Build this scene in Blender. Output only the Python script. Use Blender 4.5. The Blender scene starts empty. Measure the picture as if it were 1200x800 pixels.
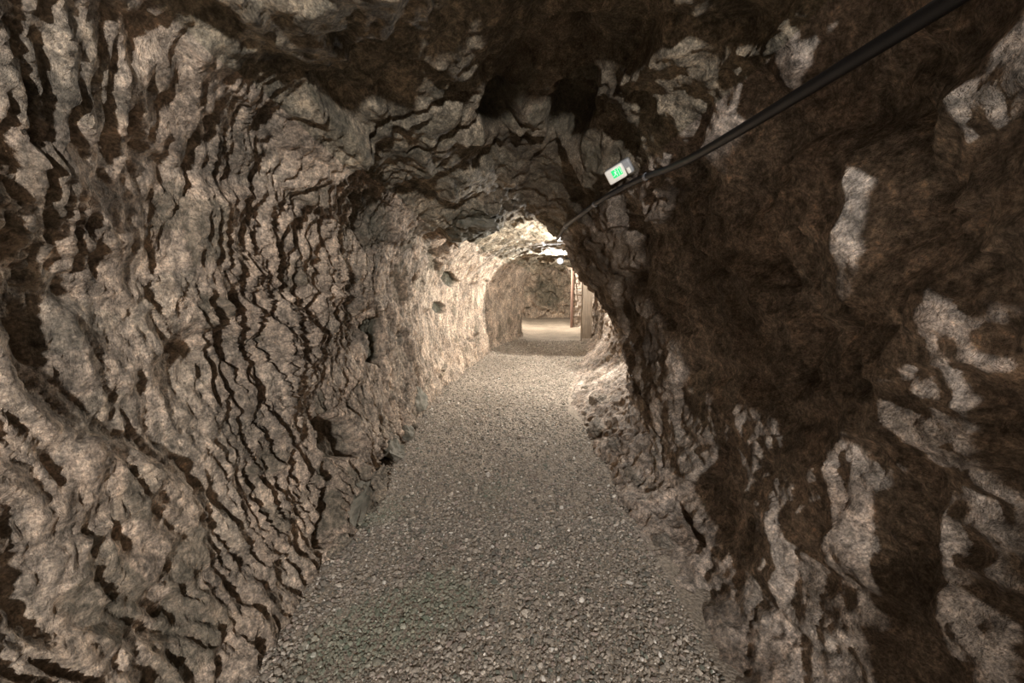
import bpy, bmesh, math, random
import numpy as np
from mathutils import Vector, Matrix

random.seed(7)
RNG = np.random.default_rng(11)
scene = bpy.context.scene
COL = scene.collection

# ------------------------------------------------------------------ camera, world, exposure
F_PX = 453.0                       # focal length in pixels of the 1200x800 frame
PITCH = math.radians(8.2)          # phone tilted slightly down
CAM_H = 1.55
cam_d = bpy.data.cameras.new('camera')
cam_d.sensor_fit = 'HORIZONTAL'
cam_d.sensor_width = 36.0
cam_d.lens = F_PX / 1200.0 * 36.0
cam_d.clip_start = 0.02
cam_d.clip_end = 100
cam = bpy.data.objects.new('camera', cam_d)
COL.objects.link(cam)
cam.location = (0, 0, CAM_H)
cam.rotation_euler = (math.pi / 2 - PITCH, 0, 0)
scene.camera = cam

world = bpy.data.worlds.new('world')
scene.world = world
world.use_nodes = True
world.node_tree.nodes['Background'].inputs[0].default_value = (0.004, 0.004, 0.005, 1)
world.node_tree.nodes['Background'].inputs[1].default_value = 1.0

vs = scene.view_settings
vs.view_transform = 'Standard'
vs.look = 'None'
vs.gamma = 1.0
vs.use_curve_mapping = False
vs.exposure = 0.8

# lamps of the tunnel and added fill lamps: position, aim, watts, colour  (their fixtures are built further down)
LAMP_MID = dict(loc=(1.035, 8.5, 2.075), aim=(-0.22, -0.96, -0.16), watts=270, col=(1.0, 0.97, 0.92), blend=0.2)
FILL_SIDE = dict(loc=(1.74, 9.7, 1.88), aim=(-0.55, 0.35, -0.75), watts=80, col=(1.0, 0.93, 0.84), soft=0.05)  # added fill, kept hidden, lights the post and the arch
FILL_NICHE = dict(loc=(1.18, 5.75, 1.78), aim=(-0.92, -0.22, -0.30), watts=240, col=(1.0, 0.95, 0.88), soft=0.05)  # added fill behind the overhang, brightens left wall and right bank
LAMP_FAR = dict(loc=(1.45, 14.1, 2.42), aim=(0.05, 0.45, -0.9), watts=520, col=(1.0, 0.93, 0.82))
LAMP_BEHIND = dict(loc=(0.58, -3.3, 2.0), aim=(-0.20, 0.95, -0.10), watts=640, soft=0.10, col=(1.0, 0.985, 0.98))


# ------------------------------------------------------------------ camera maths
CP, SP = math.cos(PITCH), math.sin(PITCH)

def pix_dir(px, py):
    a = (px - 600.0) / F_PX
    b = (400.0 - py) / F_PX
    return Vector((a, CP + b * SP, -SP + b * CP))

def project(P):
    """world points (N,3) -> px, py, depth"""
    q = P - np.array([0, 0, CAM_H])
    dep = q[:, 1] * CP - q[:, 2] * SP
    up = q[:, 1] * SP + q[:, 2] * CP
    dep_s = np.where(dep > 0.05, dep, 0.05)
    return 600 + F_PX * q[:, 0] / dep_s, 400 - F_PX * up / dep_s, dep

def at_depth(px, py, Y):
    d = pix_dir(px, py)
    return Vector((0, 0, CAM_H)) + d * (Y / d.y)


# ------------------------------------------------------------------ noise (numpy)
def _hash(ix, iy, iz, seed):
    h = (ix.astype(np.int64) * 374761393 + iy.astype(np.int64) * 668265263 + iz.astype(np.int64) * 2147483647 + seed * 974711) & 0xFFFFFFFF
    h = ((h ^ (h >> 13)) * 1274126177) & 0xFFFFFFFF
    h = ((h ^ (h >> 16)) * 2246822519) & 0xFFFFFFFF
    return (h ^ (h >> 15)) & 0xFFFFFFFF

def _rand(ix, iy, iz, seed):
    return _hash(ix, iy, iz, seed).astype(np.float64) / 4294967295.0

_G = np.array([[1,1,0],[-1,1,0],[1,-1,0],[-1,-1,0],[1,0,1],[-1,0,1],[1,0,-1],[-1,0,-1],[0,1,1],[0,-1,1],[0,1,-1],[0,-1,-1]], float)

def perlin(P, seed=0):
    i = np.floor(P).astype(np.int64)
    f = P - i
    u = f * f * f * (f * (f * 6 - 15) + 10)
    out = np.zeros(len(P))
    for dx in (0, 1):
        wx = u[:, 0] if dx else 1 - u[:, 0]
        for dy in (0, 1):
            wy = u[:, 1] if dy else 1 - u[:, 1]
            for dz in (0, 1):
                wz = u[:, 2] if dz else 1 - u[:, 2]
                g = _G[_hash(i[:, 0] + dx, i[:, 1] + dy, i[:, 2] + dz, seed) % 12]
                d = g[:, 0] * (f[:, 0] - dx) + g[:, 1] * (f[:, 1] - dy) + g[:, 2] * (f[:, 2] - dz)
                out += wx * wy * wz * d
    return out

def fbm(P, octaves=3, seed=0, gain=0.5):
    out = np.zeros(len(P)); a = 1.0; Q = P.copy()
    for k in range(octaves):
        out += a * perlin(Q, seed + k); a *= gain; Q = Q * 2.03 + 11.3
    return out

def smooth(e0, e1, x):
    t = np.clip((x - e0) / (e1 - e0), 0, 1)
    return t * t * (3 - 2 * t)

def facets(P, seed=0, edge=0.06, jump=0.0):
    """fractured rock: every voronoi cell is a tilted plane; returns height, cell random, F2-F1"""
    i = np.floor(P).astype(np.int64)
    n = len(P)
    f1 = np.full(n, 9.0); f2 = np.full(n, 9.0)
    v1 = np.zeros(n); v2 = np.zeros(n); r1 = np.zeros(n)
    for dx in (-1, 0, 1):
        for dy in (-1, 0, 1):
            for dz in (-1, 0, 1):
                cx, cy, cz = i[:, 0] + dx, i[:, 1] + dy, i[:, 2] + dz
                h = _hash(cx, cy, cz, seed)
                ox = cx + (h & 1023) / 1023.0 - P[:, 0]
                oy = cy + ((h >> 10) & 1023) / 1023.0 - P[:, 1]
                oz = cz + ((h >> 20) & 1023) / 1023.0 - P[:, 2]
                d = np.sqrt(ox * ox + oy * oy + oz * oz)
                h2 = (h * 1103515245 + 12345) & 0xFFFFFFFF
                h2 = h2 ^ (h2 >> 11)
                nx = (h2 & 1023) / 511.5 - 1
                ny = ((h2 >> 10) & 1023) / 511.5 - 1
                nz = ((h2 >> 20) & 1023) / 511.5 - 1
                rr = ((h2 >> 5) & 4095) / 4095.0
                v = -(ox * nx + oy * ny + oz * nz) + jump * (rr - 0.5)
                m1 = d < f1
                m2 = (~m1) & (d < f2)
                f2 = np.where(m1, f1, np.where(m2, d, f2))
                v2 = np.where(m1, v1, np.where(m2, v, v2))
                f1 = np.where(m1, d, f1)
                v1 = np.where(m1, v, v1)
                r1 = np.where(m1, rr, r1)
    w = smooth(0, edge, f2 - f1)
    return v1 * (0.5 + 0.5 * w) + v2 * (0.5 - 0.5 * w), r1, f2 - f1


# ------------------------------------------------------------------ object helpers
def link(o, parent=None):
    COL.objects.link(o)
    if parent is not None:
        o.parent = parent
    return o

def tag(o, label, cat, group=None, kind=None):
    o['label'] = label
    o['category'] = cat
    if group: o['group'] = group
    if kind: o['kind'] = kind
    return o

def empty(name, loc, label, cat, group=None):
    o = bpy.data.objects.new(name, None)
    o.empty_display_size = 0.1
    o.location = loc
    link(o)
    return tag(o, label, cat, group)

def mesh_np(name, V, faces, mat, parent=None, smooth_shade=True, attrs=None):
    """V (N,3), faces (M,k) numpy"""
    me = bpy.data.meshes.new(name)
    k = faces.shape[1]
    me.vertices.add(len(V)); me.vertices.foreach_set('co', np.ascontiguousarray(V, np.float32).ravel())
    me.loops.add(faces.size); me.loops.foreach_set('vertex_index', np.ascontiguousarray(faces, np.int32).ravel())
    me.polygons.add(len(faces))
    me.polygons.foreach_set('loop_start', np.arange(0, faces.size, k, dtype=np.int32))
    me.update(calc_edges=True)
    me.polygons.foreach_set('use_smooth', np.full(len(faces), smooth_shade))
    for an, av in (attrs or {}).items():
        if av.ndim == 1:
            at = me.attributes.new(an, 'FLOAT', 'POINT'); at.data.foreach_set('value', av.astype(np.float32))
        else:
            at = me.attributes.new(an, 'FLOAT_COLOR', 'POINT')
            c = np.ones((len(av), 4), np.float32); c[:, :3] = av
            at.data.foreach_set('color', c.ravel())
    me.materials.append(mat)
    me.validate()
    o = bpy.data.objects.new(name, me)
    return link(o, parent)

def obj_bm(name, bm, mat, parent=None, smooth_shade=False):
    me = bpy.data.meshes.new(name)
    bmesh.ops.recalc_face_normals(bm, faces=bm.faces)
    bm.to_mesh(me); bm.free()
    if smooth_shade:
        for p in me.polygons: p.use_smooth = True
    me.materials.append(mat)
    o = bpy.data.objects.new(name, me)
    return link(o, parent)


# ------------------------------------------------------------------ materials
def new_mat(name):
    m = bpy.data.materials.new(name); m.use_nodes = True
    nt = m.node_tree
    b = nt.nodes['Principled BSDF']
    return m, nt, b

def ramp(nt, fac, stops):
    r = nt.nodes.new('ShaderNodeValToRGB')
    el = r.color_ramp.elements
    while len(el) > 1: el.remove(el[-1])
    el[0].position = stops[0][0]; el[0].color = (*stops[0][1], 1)
    for p, c in stops[1:]:
        e = el.new(p); e.color = (*c, 1)
    nt.links.new(fac, r.inputs[0])
    return r.outputs[0]

def noise_n(nt, vec, scale, detail=6, rough=0.55, dist=0.0):
    n = nt.nodes.new('ShaderNodeTexNoise')
    n.inputs['Scale'].default_value = scale
    n.inputs['Detail'].default_value = detail
    n.inputs['Roughness'].default_value = rough
    n.inputs['Distortion'].default_value = dist
    nt.links.new(vec, n.inputs['Vector'])
    return n.outputs['Fac']

def mix_c(nt, fac, a, b, mode='MIX'):
    m = nt.nodes.new('ShaderNodeMix'); m.data_type = 'RGBA'; m.blend_type = mode
    for sock, v in ((m.inputs[0], fac), (m.inputs[6], a), (m.inputs[7], b)):
        if isinstance(v, (int, float)): sock.default_value = v
        elif isinstance(v, tuple): sock.default_value = (*v, 1)
        else: nt.links.new(v, sock)
    return m.outputs[2]

def math_n(nt, op, a, b=None):
    m = nt.nodes.new('ShaderNodeMath'); m.operation = op
    for s, v in ((m.inputs[0], a), (m.inputs[1], b)):
        if v is None: continue
        if isinstance(v, (int, float)): s.default_value = v
        else: nt.links.new(v, s)
    return m.outputs[0]

def attr_n(nt, name, out='Fac'):
    a = nt.nodes.new('ShaderNodeAttribute'); a.attribute_name = name
    return a.outputs[out]

def obj_coord(nt):
    return nt.nodes.new('ShaderNodeTexCoord').outputs['Object']

def geo_pos(nt):
    return nt.nodes.new('ShaderNodeNewGeometry').outputs['Position']

def mapping(nt, vec, scale=(1, 1, 1), rot=(0, 0, 0)):
    m = nt.nodes.new('ShaderNodeMapping')
    m.inputs['Scale'].default_value = scale
    m.inputs['Rotation'].default_value = rot
    nt.links.new(vec, m.inputs['Vector'])
    return m.outputs[0]

def bump(nt, h, strength, dist, normal=None):
    b = nt.nodes.new('ShaderNodeBump')
    b.inputs['Strength'].default_value = strength
    b.inputs['Distance'].default_value = dist
    nt.links.new(h, b.inputs['Height'])
    if normal is not None: nt.links.new(normal, b.inputs['Normal'])
    return b.outputs[0]

def rock_material(name, light, mid, dark, streak=0.0):
    """weathered mine rock: mineral tones per broken face (attribute 'cell'), dark green broken faces with painted recess shade ('fresh'), iron staining with painted shade ('stain')"""
    m, nt, b = new_mat(name)
    p = obj_coord(nt)
    n1 = noise_n(nt, p, 2.6, 8, 0.62, 0.4)
    base = ramp(nt, n1, [(0.32, dark), (0.46, mid), (0.62, light)])
    sv = mapping(nt, p, (16, 20, 2.6), (math.radians(-18), 0, 0)) if streak else mapping(nt, p, (9, 9, 9))
    n2 = noise_n(nt, sv, 1.0, 6, 0.65, 0.8)
    base = mix_c(nt, 0.75, base, ramp(nt, n2, [(0.36, (0.40, 0.385, 0.36)), (0.5, (0.9, 0.88, 0.86)), (0.64, (1.5, 1.40, 1.32))]), 'MULTIPLY')
    cell = attr_n(nt, 'cell')
    base = mix_c(nt, 0.45, base, ramp(nt, cell, [(0.0, (0.62, 0.66, 0.60)), (0.35, (0.95, 0.93, 0.9)), (0.7, (1.12, 1.02, 0.94)), (1.0, (1.3, 1.22, 1.1))]), 'MULTIPLY')
    n3 = noise_n(nt, p, 38, 3, 0.6)
    base = mix_c(nt, 0.85, base, ramp(nt, n3, [(0.36, (0.52, 0.51, 0.49)), (0.5, (0.98, 0.97, 0.96)), (0.68, (1.65, 1.58, 1.5))]), 'MULTIPLY')
    n4 = noise_n(nt, p, 115, 3, 0.7)
    speck = ramp(nt, n4, [(0.36, (0.55, 0.54, 0.53)), (0.5, (1, 1, 1)), (0.66, (1.6, 1.57, 1.52))])
    base = mix_c(nt, 0.8, base, speck, 'MULTIPLY')
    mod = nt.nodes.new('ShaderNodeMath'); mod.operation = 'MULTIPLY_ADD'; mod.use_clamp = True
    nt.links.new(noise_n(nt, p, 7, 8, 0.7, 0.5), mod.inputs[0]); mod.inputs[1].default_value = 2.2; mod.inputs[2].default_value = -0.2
    stf = math_n(nt, 'MULTIPLY', attr_n(nt, 'stain_shade'), mod.outputs[0])
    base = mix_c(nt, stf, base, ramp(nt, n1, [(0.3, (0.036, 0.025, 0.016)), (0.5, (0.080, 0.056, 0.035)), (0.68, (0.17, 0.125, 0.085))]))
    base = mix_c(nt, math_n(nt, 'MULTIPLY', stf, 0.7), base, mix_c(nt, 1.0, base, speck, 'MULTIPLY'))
    frf = math_n(nt, 'MULTIPLY', attr_n(nt, 'fresh_shade'), math_n(nt, 'ADD', mod.outputs[0], 0.35))
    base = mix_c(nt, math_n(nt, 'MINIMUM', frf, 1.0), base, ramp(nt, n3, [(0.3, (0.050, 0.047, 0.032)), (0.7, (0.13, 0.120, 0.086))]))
    nt.links.new(base, b.inputs['Base Color'])
    b.inputs['Roughness'].default_value = 0.82
    b.inputs['Specular IOR Level'].default_value = 0.25
    hf = noise_n(nt, p, 55, 5, 0.7, 0.3)
    hs = noise_n(nt, mapping(nt, p, (20, 22, 7) if streak else (20, 20, 20)), 1.0, 7, 0.7, 0.9)
    nn = bump(nt, hs, 0.9, 0.045)
    nn = bump(nt, hf, 0.7, 0.014, nn)
    nt.links.new(nn, b.inputs['Normal'])
    return m

M_LEFT = rock_material('rock_tan_fibrous', (0.47, 0.395, 0.32), (0.33, 0.275, 0.222), (0.19, 0.165, 0.135), streak=1.0)
M_CEIL = rock_material('rock_olive_grey', (0.36, 0.32, 0.25), (0.22, 0.195, 0.150), (0.105, 0.095, 0.072))
M_RIGHT = rock_material('rock_brown_grey', (0.45, 0.395, 0.345), (0.30, 0.255, 0.215), (0.15, 0.12, 0.095))

def gravel_floor_material():
    m, nt, b = new_mat('gravel_ground')
    p = obj_coord(nt)
    n1 = noise_n(nt, p, 1.1, 5, 0.6)
    n2 = noise_n(nt, p, 60, 4, 0.7)
    base = ramp(nt, n1, [(0.3, (0.18, 0.148, 0.114)), (0.5, (0.25, 0.207, 0.160)), (0.7, (0.33, 0.275, 0.217))])
    base = mix_c(nt, 0.8, base, ramp(nt, n2, [(0.32, (0.45, 0.43, 0.42)), (0.5, (1, 1, 1)), (0.68, (1.6, 1.55, 1.5))]), 'MULTIPLY')
    nt.links.new(base, b.inputs['Base Color'])
    b.inputs['Roughness'].default_value = 0.9
    b.inputs['Specular IOR Level'].default_value = 0.2
    v = nt.nodes.new('ShaderNodeTexVoronoi'); v.inputs['Scale'].default_value = 70
    nt.links.new(p, v.inputs['Vector'])
    nn = bump(nt, v.outputs['Distance'], 0.7, -0.010)
    nn = bump(nt, n2, 0.8, 0.012, nn)
    nt.links.new(nn, b.inputs['Normal'])
    return m

def pebble_material():
    m, nt, b = new_mat('gravel_chips')
    p = obj_coord(nt)
    c = mix_c(nt, 0.5, attr_n(nt, 'tone', 'Color'), ramp(nt, noise_n(nt, p, 160, 3), [(0.3, (0.6, 0.6, 0.6)), (0.7, (1.35, 1.35, 1.35))]), 'MULTIPLY')
    nt.links.new(c, b.inputs['Base Color'])
    b.inputs['Roughness'].default_value = 0.8
    return m

def stone_material(name, c1, c2):
    m, nt, b = new_mat(name)
    p = obj_coord(nt)
    n = noise_n(nt, p, 14, 6, 0.65)
    nt.links.new(ramp(nt, n, [(0.32, c1), (0.66, c2)]), b.inputs['Base Color'])
    b.inputs['Roughness'].default_value = 0.85
    nt.links.new(bump(nt, noise_n(nt, p, 45, 5, 0.7), 0.7, 0.012), b.inputs['Normal'])
    return m

def wood_material(name, c1, c2):
    m, nt, b = new_mat(name)
    p = obj_coord(nt)
    g = noise_n(nt, mapping(nt, p, (38, 38, 1.6)), 1.0, 6, 0.65, 0.5)
    nt.links.new(ramp(nt, g, [(0.32, c1), (0.64, c2)]), b.inputs['Base Color'])
    b.inputs['Roughness'].default_value = 0.78
    nt.links.new(bump(nt, g, 0.5, 0.006), b.inputs['Normal'])
    return m

def plain_material(name, c, rough=0.5, metal=0.0, spec=0.5, var=0.12, emit=None, estr=0.0):
    m, nt, b = new_mat(name)
    p = obj_coord(nt)
    n = noise_n(nt, p, 30, 4)
    lo = tuple(x * (1 - var) for x in c); hi = tuple(min(1, x * (1 + var)) for x in c)
    nt.links.new(ramp(nt, n, [(0.3, lo), (0.7, hi)]), b.inputs['Base Color'])
    b.inputs['Roughness'].default_value = rough
    b.inputs['Metallic'].default_value = metal
    b.inputs['Specular IOR Level'].default_value = spec
    if emit:
        b.inputs['Emission Color'].default_value = (*emit, 1)
        b.inputs['Emission Strength'].default_value = estr
    return m

M_FLOOR = gravel_floor_material()
M_PEBBLE = pebble_material()
M_STONE_PALE = stone_material('stone_pale', (0.36, 0.31, 0.26), (0.60, 0.54, 0.46))
M_STONE_GREEN = stone_material('stone_green_grey', (0.075, 0.070, 0.050), (0.21, 0.185, 0.14))
M_STONE_TAN = stone_material('stone_tan', (0.24, 0.20, 0.16), (0.46, 0.39, 0.32))
M_STONE_MOTTLED = stone_material('stone_mottled', (0.09, 0.07, 0.055), (0.42, 0.35, 0.29))
M_WOOD_RED = wood_material('timber_reddish', (0.09, 0.05, 0.035), (0.22, 0.13, 0.095))
M_WOOD_GREY = wood_material('timber_grey_brown', (0.16, 0.12, 0.085), (0.34, 0.27, 0.20))
M_BLACK = plain_material('black_cable_sheath', (0.016, 0.016, 0.018), 0.45)
M_WHITE = plain_material('white_polycarbonate', (0.80, 0.76, 0.68), 0.35)
M_DIFFUSER = plain_material('lit_diffuser', (0.80, 0.76, 0.68), 0.35, emit=(0.95, 0.9, 0.75), estr=0.06)
M_GREY = plain_material('grey_fitting_plastic', (0.24, 0.24, 0.24), 0.45)
M_GREEN = plain_material('backlit_green_sign', (0.02, 0.28, 0.09), 0.4, emit=(0.01, 0.62, 0.16), estr=0.7)
M_SIGNWHITE = plain_material('backlit_sign_figure', (0.8, 0.85, 0.8), 0.4, emit=(0.6, 0.95, 0.7), estr=0.25)
M_BULB = plain_material('lamp_glass_lit', (0.9, 0.92, 1.0), 0.3, emit=(0.85, 0.92, 1.0), estr=60.0)
M_METAL = plain_material('galvanised_steel', (0.30, 0.30, 0.31), 0.5, metal=0.7)


# ------------------------------------------------------------------ tunnel surface
# stations along the drift (Y): twelve points of the section, left foot -> over the roof -> right foot
ST = [
 (-5.4, [(-0.98,-.12),(-1.10,.38),(-1.16,1.0),(-1.10,1.6),(-0.82,2.10),(-.35,2.32),(.35,2.32),(.88,2.20),(1.12,1.6),(1.14,1.0),(1.10,.32),(.92,-.05)]),
 (-3.2, [(-0.98,-.12),(-1.10,.38),(-1.16,1.0),(-1.10,1.6),(-0.82,2.10),(-.35,2.32),(.35,2.32),(.88,2.20),(1.12,1.6),(1.14,1.0),(1.10,.32),(.92,-.05)]),
 ( 0.0, [(-0.98,-.12),(-1.12,.38),(-1.20,1.0),(-1.14,1.6),(-0.86,2.10),(-.36,2.36),(.38,2.46),(.92,2.31),(1.14,1.6),(1.18,1.0),(1.12,.28),(.90,-.05)]),
 ( 0.75,[(-0.98,-.12),(-1.12,.40),(-1.19,1.0),(-1.14,1.6),(-0.87,2.10),(-.38,2.36),(.40,2.50),(.90,2.36),(0.82,1.72),(1.12,1.12),(1.12,.24),(.84,-.05)]),  # right-wall bulge added here to shade the wall beyond it
 ( 1.3, [(-0.98,-.12),(-1.12,.40),(-1.18,1.0),(-1.14,1.6),(-0.88,2.10),(-.38,2.36),(.34,2.48),(.90,2.26),(1.08,1.6),(1.13,1.0),(1.10,.22),(.78,-.05)]),
 ( 2.0, [(-0.97,-.12),(-1.09,.40),(-1.14,1.0),(-1.12,1.6),(-0.88,2.10),(-.38,2.36),(.30,2.66),(.88,2.24),(1.11,1.6),(1.14,1.0),(1.10,.16),(.77,-.05)]),
 ( 2.6, [(-1.00,-.12),(-1.10,.40),(-1.14,1.0),(-1.12,1.6),(-0.88,2.10),(-.36,2.33),(.30,2.58),(.80,2.18),(1.07,1.6),(1.10,1.0),(1.07,.28),(.75,-.05)]),
 ( 3.2, [(-1.02,-.12),(-1.12,.40),(-1.16,1.0),(-1.12,1.6),(-0.87,2.10),(-.33,2.28),(.28,2.42),(.74,2.12),(0.98,1.6),(1.09,1.0),(1.10,.46),(.77,-.05)]),
 ( 4.0, [(-1.03,-.12),(-1.13,.40),(-1.16,1.0),(-1.11,1.6),(-0.84,2.10),(-.30,2.24),(.26,2.34),(.64,2.08),(0.86,1.64),(1.15,1.10),(1.24,.50),(.74,-.05)]),
 ( 4.6, [(-1.02,-.12),(-1.12,.40),(-1.16,1.0),(-1.10,1.6),(-0.80,2.08),(-.28,2.24),(.24,2.36),(.57,2.06),(0.80,1.68),(1.24,1.12),(1.38,.50),(.65,-.05)]),
 ( 5.0, [(-1.00,-.12),(-1.10,.40),(-1.15,1.0),(-1.08,1.6),(-0.74,2.12),(-.26,2.30),(.28,2.40),(.66,2.12),(0.98,1.70),(1.42,1.15),(1.50,.50),(.70,-.05)]),
 ( 5.6, [(-0.95,-.12),(-1.05,.40),(-1.12,1.0),(-1.05,1.6),(-0.68,2.12),(-.18,2.32),(.40,2.36),(.92,2.20),(1.38,1.70),(1.56,1.15),(1.52,.50),(.83,-.05)]),
 ( 6.6, [(-0.80,-.12),(-0.93,.40),(-1.02,1.0),(-0.95,1.6),(-0.56,2.08),(.00,2.28),(.58,2.32),(1.10,2.22),(1.62,1.74),(1.78,1.15),(1.62,.46),(1.05,-.05)]),
 ( 7.6, [(-0.66,-.12),(-0.76,.40),(-0.84,1.0),(-0.77,1.6),(-0.40,2.04),(.15,2.24),(.75,2.27),(1.30,2.18),(1.82,1.74),(1.96,1.15),(1.80,.42),(1.32,-.05)]),
 ( 8.6, [(-0.48,-.12),(-0.57,.40),(-0.62,1.0),(-0.56,1.6),(-0.20,2.00),(.30,2.18),(.90,2.22),(1.50,2.14),(1.98,1.70),(2.12,1.15),(2.00,.36),(1.62,-.05)]),
 ( 8.95,[(-0.44,-.12),(-0.54,.40),(-0.60,1.0),(-0.53,1.6),(-0.16,2.02),(.36,2.22),(.96,2.25),(1.55,2.14),(2.02,1.70),(2.15,1.15),(2.05,.34),(1.70,-.05)]),
 (10.5, [( 0.00,-.12),(-0.06,.40),(-0.08,1.0),( .00,1.55),( .28,1.94),(.66,2.14),(1.22,2.20),(1.75,2.08),(2.26,1.65),(2.40,1.10),(2.30,.26),(2.00,-.05)]),
 (11.6, [( 0.34,-.12),( 0.30,.40),( 0.30,1.0),( .35,1.50),( .55,1.84),(.88,2.06),(1.42,2.13),(1.92,2.02),(2.38,1.62),(2.54,1.10),(2.45,.22),(2.15,-.05)]),
 (12.2, [( 0.34,-.12),( 0.20,.40),( 0.14,1.0),( .18,1.60),( .42,2.08),(.85,2.42),(1.50,2.46),(2.08,2.20),(2.48,1.70),(2.60,1.10),(2.52,.22),(2.25,-.05)]),
 (14.5, [( 0.38,-.12),( 0.18,.40),( 0.10,1.0),( .15,1.60),( .48,2.20),(1.0,2.58),(1.70,2.60),(2.30,2.30),(2.68,1.75),(2.80,1.10),(2.72,.22),(2.42,-.05)]),
 (19.4, [( 0.52,-.12),( 0.36,.40),( 0.30,1.0),( .38,1.60),( .75,2.10),(1.25,2.40),(1.95,2.42),(2.50,2.15),(2.85,1.70),(2.98,1.10),(2.92,.22),(2.75,-.05)]),
]

def pchip(xs, ys, xq):
    """monotone cubic along axis 0; ys (n, ...)"""
    xs = np.asarray(xs, float); ys = np.asarray(ys, float)
    h = np.diff(xs); sh = (-1,) + (1,) * (ys.ndim - 1)
    d = np.diff(ys, axis=0) / h.reshape(sh)
    m = np.zeros_like(ys)
    m[0] = d[0]; m[-1] = d[-1]
    w1 = (2 * h[1:] + h[:-1]).reshape(sh); w2 = (h[1:] + 2 * h[:-1]).reshape(sh)
    same = d[:-1] * d[1:] > 0
    with np.errstate(divide='ignore', invalid='ignore'):
        hm = (w1 + w2) / (w1 / d[:-1] + w2 / d[1:])
    m[1:-1] = np.where(same, hm, 0)
    k = np.clip(np.searchsorted(xs, xq, side='right') - 1, 0, len(xs) - 2)
    t = ((xq - xs[k]) / h[k]).reshape(sh); hk = h[k].reshape(sh)
    t2, t3 = t * t, t * t * t
    return (2*t3-3*t2+1)*ys[k] + (t3-2*t2+t)*hk*m[k] + (-2*t3+3*t2)*ys[k+1] + (t3-t2)*hk*m[k+1]

def catmull(P, n_per):
    """P (rows, K, 2): spline through K points in every row; n_per samples in each span"""
    K = P.shape[1]
    pad = np.concatenate([2 * P[:, :1] - P[:, 1:2], P, 2 * P[:, -1:] - P[:, -2:-1]], axis=1)
    out = []
    for k in range(K - 1):
        p0, p1, p2, p3 = pad[:, k], pad[:, k+1], pad[:, k+2], pad[:, k+3]
        n = n_per[k]
        t = np.linspace(0, 1, n, endpoint=(k == K - 2))[None, :, None]
        out.append(0.5 * ((2*p1)[:, None] + (p2-p0)[:, None]*t + (2*p0-5*p1+4*p2-p3)[:, None]*t**2 + (-p0+3*p1-3*p2+p3)[:, None]*t**3))
    return np.concatenate(out, axis=1)

def rows_y():
    ys = []; y = -5.4
    while y < 19.4:
        ys.append(y)
        if y < -0.4: y += 0.06
        elif y < 0.7: y += 0.020
        elif y < 3.2: y += 0.0095
        elif y < 5.8: y += 0.014
        elif y < 9: y += 0.020
        elif y < 12.4: y += 0.028
        else: y += 0.045
    ys.append(19.4)
    return np.array(ys)

YS = rows_y()
ctrl = pchip([s[0] for s in ST], np.array([s[1] for s in ST]), YS)          # rows, 12, 2
NPER = [44, 62, 62, 58, 56, 66, 56, 58, 62, 68, 52]
prof = catmull(ctrl, NPER)                                                  # rows, NU, 2
NR, NU = prof.shape[:2]
BASE = np.empty((NR, NU, 3))
BASE[..., 0] = prof[..., 0]; BASE[..., 1] = YS[:, None]; BASE[..., 2] = prof[..., 1]
gy = np.gradient(BASE, axis=0); gu = np.gradient(BASE, axis=1)
NRM = np.cross(gu, gy); NRM /= np.linalg.norm(NRM, axis=2, keepdims=True) + 1e-9
ctr = BASE.mean(axis=1, keepdims=True)
flip = np.sign(((ctr - BASE) * NRM).sum(axis=2).mean())
NRM *= flip
U = np.arange(NU)
cum = np.concatenate([[0], np.cumsum(NPER)])
U_LC = int(cum[4] + 10)      # border wall_left / ceiling
U_CR = int(cum[7] - 6)       # border ceiling / wall_right
wl = 1 - smooth(U_LC - 45, U_LC + 35, U.astype(float))
wr = smooth(U_CR - 35, U_CR + 45, U.astype(float))
WL = np.broadcast_to(wl[None], (NR, NU)).ravel()
WR = np.broadcast_to(wr[None], (NR, NU)).ravel()
WC = 1 - np.clip(WL + WR, 0, 1)
WB = np.broadcast_to(smooth(float(cum[9]) + 48, float(cum[10]) + 2, U.astype(float))[None], (NR, NU)).ravel()      # bank at the right foot

Pb = BASE.reshape(-1, 3); Nb = NRM.reshape(-1, 3)

def base_hit(px, py, arr=None, rad=4.0):
    """point of the tunnel surface seen at a pixel of the photograph"""
    A = Pb if arr is None else arr
    x, y, d = PROJ if arr is None else arr_proj
    r2 = (x - px) ** 2 + (y - py) ** 2
    r2 = np.where(d > 0.1, r2, 1e9)
    rr = max(rad * rad, r2.min() * 1.5)
    cand = np.nonzero(r2 <= rr)[0]
    dm = d[cand].min()
    cand = cand[d[cand] < dm * 1.08 + 0.02]
    return int(cand[np.argmin(r2[cand])])

PROJ = project(Pb)

# large noise, broken faces, fibres
wp = np.stack([perlin(Pb * 1.7 + 3.1, 51), perlin(Pb * 1.7 + 17.7, 52), perlin(Pb * 1.7 + 29.3, 53)], axis=1)
Q = Pb + 0.06 * wp
D = 0.050 * perlin(Pb * 1.15, 1) + 0.026 * perlin(Pb * 2.9, 2)
# rock breaks along beds dipping to the left on the roof, upright on the left wall
f1, c1, e1 = facets(Q * np.array([2.4, 2.0, 2.0]), 5, 0.10, 0.5)
f2, c2, e2 = facets(Q * np.array([6.0, 5.2, 5.2]) + 4.4, 9, 0.14, 0.5)
f3, c3, e3 = facets(Q * np.array([15.0, 14.0, 13.0]) + 8.8, 13, 0.2, 0.4)
D += f1 * (0.075 * WL + 0.10 * WC + 0.105 * WR)
D += f2 * (0.022 * WL + 0.038 * WC + 0.040 * WR)
D += f3 * (0.007 * WL + 0.011 * WC + 0.013 * WR)
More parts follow.
